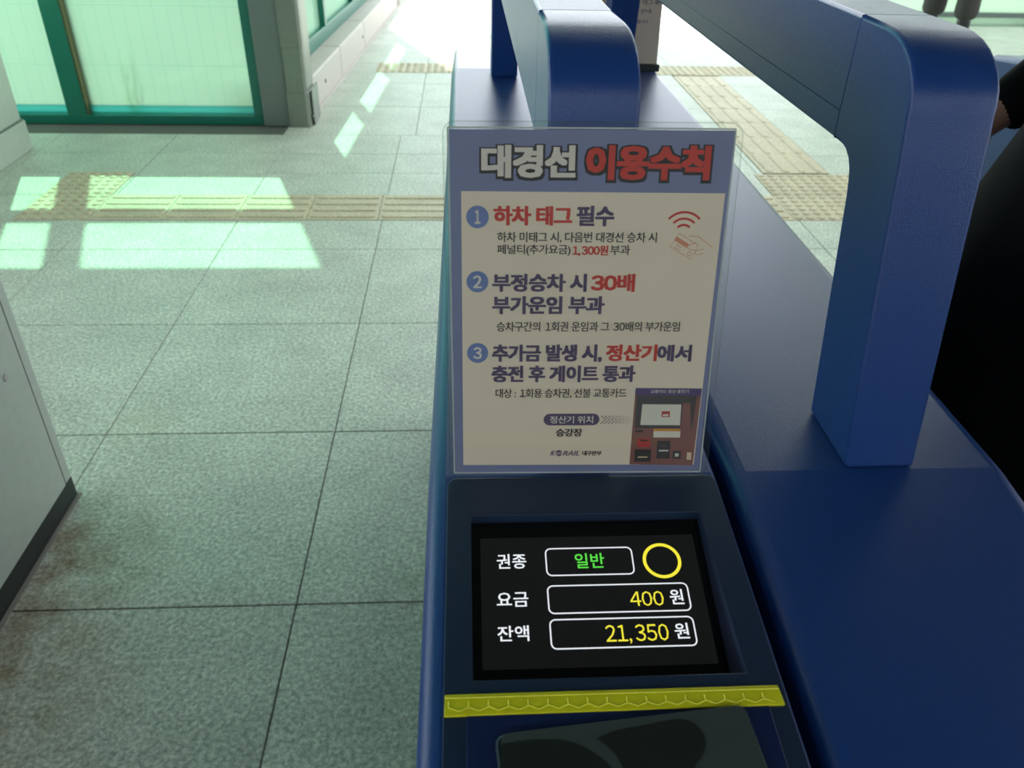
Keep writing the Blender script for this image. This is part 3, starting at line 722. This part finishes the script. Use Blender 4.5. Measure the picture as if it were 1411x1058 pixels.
def cubic(pts, n=8):
    out = []
    for i in range(len(pts)-1):
        p0 = Vector(pts[max(i-1, 0)]); p1 = Vector(pts[i]); p2 = Vector(pts[i+1]); p3 = Vector(pts[min(i+2, len(pts)-1)])
        for k in range(n):
            t = k/n; out.append(tuple(.5*((2*p1)+(-p0+p2)*t+(2*p0-5*p1+4*p2-p3)*t*t+(-p0+3*p1-3*p2+p3)*t**3)))
    out.append(tuple(pts[-1])); return out
def tocard(p):
    x, y = p[0]-10.5, p[1]+167.5; c, s = math.cos(-CA), math.sin(-CA); return (x*c-y*s, x*s+y*c)
A = [tocard(p) for p in [(12.7, -171.6), (24, -170.2), (35.2, -170.0), (44, -171.4), (50.4, -174.5), (58.4, -180.7), (63, -188), (66, -200), (67, -226)]]
A = cubic(A)+[tocard((7.5, -226))]
B1 = cubic([tocard(p) for p in [(56.0, -170.4), (65.2, -167.0), (79, -164.9), (92.0, -162.7), (98, -162.9), (102.3, -165.3), (105.4, -170.4), (105.0, -175.4), (102.2, -180.3), (97.0, -185.8), (88, -200), (84, -215)]])
B2 = cubic([tocard(p) for p in [(74, -215), (70, -195), (66.0, -184.7), (62.8, -176.9), (56.0, -170.4)]])
for S in (A, B1+B2[:-1]):
    o = link('dark_print', flat(S), M['carddark'], card); o.location.z = .00105

# ================================================================== LEFT STEEL CABINETS
lc = empty('steel_gate_cabinet', (-1.12, .75, 0)); tag(lc, 'grey steel gate cabinet with black plinth at the left edge beside the aisle', 'cabinet')
bm = grid_solid([-1.30+1.12, -.94+1.12], [-.3-.75, 1.54-.75], set(), lambda y: 1.0, lambda y: .05)
link('cabinet_body', bmesh_to(bm), M['steel_light'], lc, bevel=.006, seg=3)
boxo('side_panel', -.94+1.12, -.9385+1.12, -.29-.75, 1.503-.75, .06, .97, M['steel_light'], lc, .0006)
boxo('panel_seam', -.9402+1.12, -.9392+1.12, 1.5025-.75, 1.507-.75, .05, .98, M['gap'], lc)
boxo('plinth', -1.29+1.12, -.942+1.12, -.29-.75, 1.530-.75, .006, .056, M['plinth'], lc)
boxo('plinth_cover', -.942+1.12, -.9378+1.12, -.29-.75, 1.532-.75, .008, .060, M['plinth'], lc)
boxo('sealant_strip', -1.30+1.12, -.932+1.12, -.31-.75, 1.540-.75, 0, .007, M['basegrey'], lc)
bm = bmesh.new(); tube(bm, (-.9385+1.12, 1.435-.75, .40), (-.9368+1.12, 1.435-.75, .40), .009, .008, 16); link('screw', bmesh_to(bm), M['curb'], lc, bevel=.0008)

fu = empty('tall_steel_unit', (-2.55, 3.7, 0)); tag(fu, 'tall greenish steel unit standing before the glass partition at far left', 'cabinet')
boxo('lower_casing', -.33, .345, -.6, .54, 0, .145, M['steel_light'], fu, .004)
boxo('upper_casing', -.34, .335, -.61, .525, .15, 2.0, M['steel_light'], fu, .006)
boxo('joint_ledge', -.335, .342, -.605, .533, .143, .152, M['alu'], fu, .001)

# ================================================================== PEOPLE
def skin(name, pts, edges, mt, parent, root=0, sub=2, noise=0):
    """pts: list of (x,y,z,rx,ry)"""
    me = bpy.data.meshes.new('mesh'); me.from_pydata([p[:3] for p in pts], edges, []); me.update()
    o = bpy.data.objects.new('tmp', me); COL.objects.link(o)
    md = o.modifiers.new('skin', 'SKIN'); md.use_smooth_shade = True
    if not me.skin_vertices:
        me.attributes.new
    sv = me.skin_vertices[0].data if me.skin_vertices else None
    for i, p in enumerate(pts):
        sv[i].radius = (p[3], p[4]); sv[i].use_root = (i == root)
    s = o.modifiers.new('sub', 'SUBSURF'); s.levels = sub; s.render_levels = sub
    dg = bpy.context.evaluated_depsgraph_get(); m2 = bpy.data.meshes.new_from_object(o.evaluated_get(dg))
    bpy.data.objects.remove(o); bpy.data.meshes.remove(me)
    for p in m2.polygons: p.use_smooth = True
    return link(name, m2, mt, parent)
def ensure_skin_layer():
    bm = bmesh.new(); return bm
def skin2(name, pts, edges, mt, parent, root=0, sub=2):
    bm = bmesh.new(); lay = bm.verts.layers.skin.new()
    vs = []
    for i, p in enumerate(pts):
        v = bm.verts.new(p[:3]); v[lay].radius = (p[3], p[4]); v[lay].use_root = (i == root); vs.append(v)
    for a, b in edges: bm.edges.new((vs[a], vs[b]))
    me = bpy.data.meshes.new('mesh'); bm.to_mesh(me); bm.free()
    o = bpy.data.objects.new('tmp', me); COL.objects.link(o)
    md = o.modifiers.new('skin', 'SKIN'); md.use_smooth_shade = True
    s = o.modifiers.new('sub', 'SUBSURF'); s.levels = sub; s.render_levels = sub
    dg = bpy.context.evaluated_depsgraph_get(); m2 = bpy.data.meshes.new_from_object(o.evaluated_get(dg))
    bpy.data.objects.remove(o); bpy.data.meshes.remove(me)
    for p in m2.polygons: p.use_smooth = True
    return link(name, m2, mt, parent)
def loft(name, chains, mt, parent, n=20):
    """smooth closed tubes through elliptical rings (x, y, z, rx, ry) stacked upwards, joined in one garment"""
    bm = bmesh.new()
    for ch in chains:
        prev = None
        for i, (x, y, z, rx, ry) in enumerate(ch):
            p = Vector(ch[max(i-1, 0)][:3]); q = Vector(ch[min(i+1, len(ch)-1)][:3]); d = (q-p).normalized()
            ref = Vector((0, 1, 0)) if abs(d.y) < .9 else Vector((0, 0, 1)); u = ref.cross(d).normalized(); v = d.cross(u)
            cur = [bm.verts.new(Vector((x, y, z))+u*rx*math.cos(2*PI*k/n)+v*ry*math.sin(2*PI*k/n)*(1+.03*math.sin(3*k+i*2.1))) for k in range(n)]
            if prev:
                for k in range(n): bm.faces.new((prev[k], prev[(k+1) % n], cur[(k+1) % n], cur[k]))
            else: bm.faces.new(cur[::-1])
            prev = cur
        bm.faces.new(prev)
    o = link(name, bmesh_to(bm), mt, parent, smooth=True)
    m_ = o.modifiers.new('sub', 'SUBSURF'); m_.levels = 1; m_.render_levels = 1
    return o
def lerp(a, b, t): return tuple(a[i]+(b[i]-a[i])*t for i in range(3))
def person(label, loc, rz, J, coat, legs, shoes, boots=False, hem=.62, flare=(.23, .17), hand_curl=.5):
    """figure facing +Y; J holds joints for l/r knee, ankle, elbow, wrist"""
    root = empty('person', loc); root.rotation_euler = (0, 0, rz); tag(root, label, 'person')
    H = {'pel': (0, 0, .95), 'waist': (0, 0, 1.08), 'chest': (0, .0, 1.30), 'neck': (0, -.01, 1.46), 'head': (0, .02, 1.56), 'crown': (0, .01, 1.68)}
    P = []; E = []
    def add(p, rx, ry, par=None):
        P.append((*p, rx, ry)); i = len(P)-1
        if par is not None: E.append((par, i))
        return i
    pel = add(H['pel'], .13, .10); wa = add(H['waist'], .12, .09, pel); ch = add(H['chest'], .14, .10, wa); nk = add((0, -.01, 1.45), .055, .055, ch)
    n2 = add((0, .0, 1.51), .052, .055, nk); hd = add((0, .015, 1.57), .070, .085, n2); cr = add((0, .01, 1.645), .072, .09, hd); add((0, .0, 1.69), .045, .055, cr)
    for s, k in ((-1, 'l'), (1, 'r')):
        hip = add((s*.09, 0, .90), .085, .085, pel); kn = add(J[k+'knee'], .058, .058, hip); an = add(J[k+'ankle'], .038, .042, kn)
        a = J[k+'ankle']; hl = add((a[0], a[1]+.0, .045), .035, .04, an); add((a[0], a[1]+.13, .035), .035, .025, hl)
        sh = add((s*.165, 0, 1.40), .055, .055, ch); el = add(J[k+'elbow'], .040, .040, sh); wr = add(J[k+'wrist'], .026, .022, el)
        # palm
        e = Vector(J[k+'elbow']); w = Vector(J[k+'wrist']); d = (w-e).normalized()
        pm = w+d*.055; pi = add(tuple(pm), .038, .020, wr)
        side = d.cross(Vector((0, 0, 1)));
        if side.length < .2: side = Vector((0, 1, 0))
        side.normalize(); upv = side.cross(d).normalized()
        J[k+'_hand'] = (w, d, side, upv, s)
    body = skin2('body', P, E, M['skin'], root)
    # fingers, rooted in the palm
    for k in ('l', 'r'):
        w, d, side, upv, s = J[k+'_hand']; inner = -side*s if k == 'l' else side*(-s)
        for f in range(4):
            off = side*((f-1.5)*.019); L = (.070, .078, .073, .058)[f]
            p0 = w+d*.05+off; p1 = w+d*.088+off; p2 = p1+(d*.8-upv*hand_curl*.9).normalized()*L*.45; p3 = p2+(d*.3-upv*hand_curl*1.6).normalized()*L*.35; p4 = p3+(-d*.2-upv).normalized()*L*.22
            skin2('finger', [(*p0, .009, .009), (*p1, .009, .0085), (*p2, .0085, .008), (*p3, .0075, .007), (*p4, .006, .006)], [(0, 1), (1, 2), (2, 3), (3, 4)], M['skin'], body, 0, 1)
        t0 = w+d*.02-side*s*.02; t1 = t0-side*s*.03+d*.02; t2 = t1+d*.03-side*s*.004; t3 = t2+d*.022-upv*.004
        skin2('thumb', [(*t0, .012, .012), (*t1, .0115, .011), (*t2, .010, .0095), (*t3, .008, .007)], [(0, 1), (1, 2), (2, 3)], M['skin'], body, 0, 1)
    # face
    bm = bmesh.new()
    bmesh.ops.create_uvsphere(bm, u_segments=10, v_segments=8, radius=.012, matrix=Matrix.Translation((0, .112, 1.575)) @ Matrix.Diagonal((.9, 1.3, 1.7, 1)))
    link('nose', bmesh_to(bm), M['skin'], body, smooth=True)
    for s in (-1, 1):
        bm = bmesh.new(); bmesh.ops.create_uvsphere(bm, u_segments=10, v_segments=8, radius=.011, matrix=Matrix.Translation((s*.031, .088, 1.600))); link('eye', bmesh_to(bm), INK['w'], body, smooth=True)
        bm = bmesh.new(); bmesh.ops.create_uvsphere(bm, u_segments=8, v_segments=6, radius=.006, matrix=Matrix.Translation((s*.031, .096, 1.600))); link('pupil', bmesh_to(bm), M['hair'], body, smooth=True)
        bm = bmesh.new(); bmesh.ops.create_uvsphere(bm, u_segments=10, v_segments=8, radius=.022, matrix=Matrix.Translation((s*.077, .0, 1.585)) @ Matrix.Diagonal((.35, .7, 1.2, 1))); link('ear', bmesh_to(bm), M['skin'], body, smooth=True)
    bm = bmesh.new(); bmesh.ops.create_uvsphere(bm, u_segments=12, v_segments=6, radius=.02, matrix=Matrix.Translation((0, .096, 1.542)) @ Matrix.Diagonal((1.1, .4, .3, 1))); link('mouth', bmesh_to(bm), INK['R'], body, smooth=True)
    skin2('hair', [(0, -.02, 1.60, .080, .075), (0, -.01, 1.67, .082, .098), (0, -.0, 1.71, .06, .07)], [(0, 1), (1, 2)], M['hair'], body)
    # clothes
    trunk = [(0, 0, hem, flare[0], flare[1]), (0, 0, hem+.03, flare[0], flare[1]), (0, 0, .82, flare[0]*.93, flare[1]*.90), (0, 0, .92, flare[0]*.90, flare[1]*.78), (0, 0, 1.0, .20, .14+.22*flare[1]),
             (0, 0, 1.09, .195, .155), (0, 0, 1.2, .20, .155), (0, 0, 1.32, .20, .15), (0, -.005, 1.40, .185, .13), (0, -.005, 1.45, .12, .10), (0, -.005, 1.49, .075, .075)]
    arms = []
    for s, k in ((-1, 'l'), (1, 'r')):
        el = J[k+'elbow']; w = J[k+'wrist']; sh = (s*.155, 0, 1.39)
        arms.append([(s*.09, 0, 1.40, .06, .06), (s*.13, 0, 1.40, .075, .08), (s*.17, 0, 1.365, .078, .085), (*lerp(sh, el, .5), .064, .068), (*lerp(sh, el, .9), .056, .06), (*lerp(el, w, .15), .052, .055), (*lerp(el, w, .6), .046, .048), (*lerp(el, w, .98), .038, .040)])
    loft('coat', [trunk]+arms, coat, body)
    for s, k in ((-1, 'l'), (1, 'r')):
        kn = J[k+'knee']; an = J[k+'ankle']
        skin2('trouser_leg', [(s*.085, 0, .93, .115, .115), (*lerp((s*.09, 0, .9), kn, .5), .098, .1), (*kn, .085, .088), (*lerp(kn, an, .30 if boots else .55), .095 if boots else .078, .095), (*lerp(kn, an, .5 if boots else .93), .088, .095)],
              [(0, 1), (1, 2), (2, 3), (3, 4)], legs, body, 0)
        if boots: skin2('boot_shaft', [(*lerp(kn, an, .4), .055, .055), (*lerp(kn, an, .7), .052, .054), (*an, .05, .05)], [(0, 1), (1, 2)], shoes, body, 0)
        skin2('shoe', [(an[0], an[1]-.03, .045, .042, .042), (an[0], an[1]+.06, .045, .045, .042), (an[0], an[1]+.16, .032, .042, .030)], [(0, 1), (1, 2)], shoes, body, 0)
    return root
JA = dict(lknee=(-.10, .02, .49), lankle=(-.11, -.02, .09), rknee=(.10, .03, .49), rankle=(.12, .0, .09),
          lelbow=(-.17, -.10, 1.10), lwrist=(-.09, .05, 1.078), relbow=(.25, -.05, 1.12), rwrist=(.24, .12, 1.0))
person('person in a black coat standing beside the right of the gate, one hand showing', (.88, .93, 0), PI/2, JA, M['black_cloth'], M['black_cloth'], M['shoe'], hem=.55, flare=(.24, .30), hand_curl=.9)
JC = dict(lknee=(-.12, .10, .50), lankle=(-.13, .06, .10), rknee=(.11, -.02, .49), rankle=(.12, -.16, .12),
          lelbow=(-.25, -.04, 1.14), lwrist=(-.22, .10, .92), relbow=(.25, .02, 1.14), rwrist=(.22, .12, .92))
person('person in grey-brown trousers walking beyond the right handrail, only legs in view', (3.76, 6.72, 0), math.radians(150), JC, M['jacket'], M['trouser'], M['shoe'], boots=True)
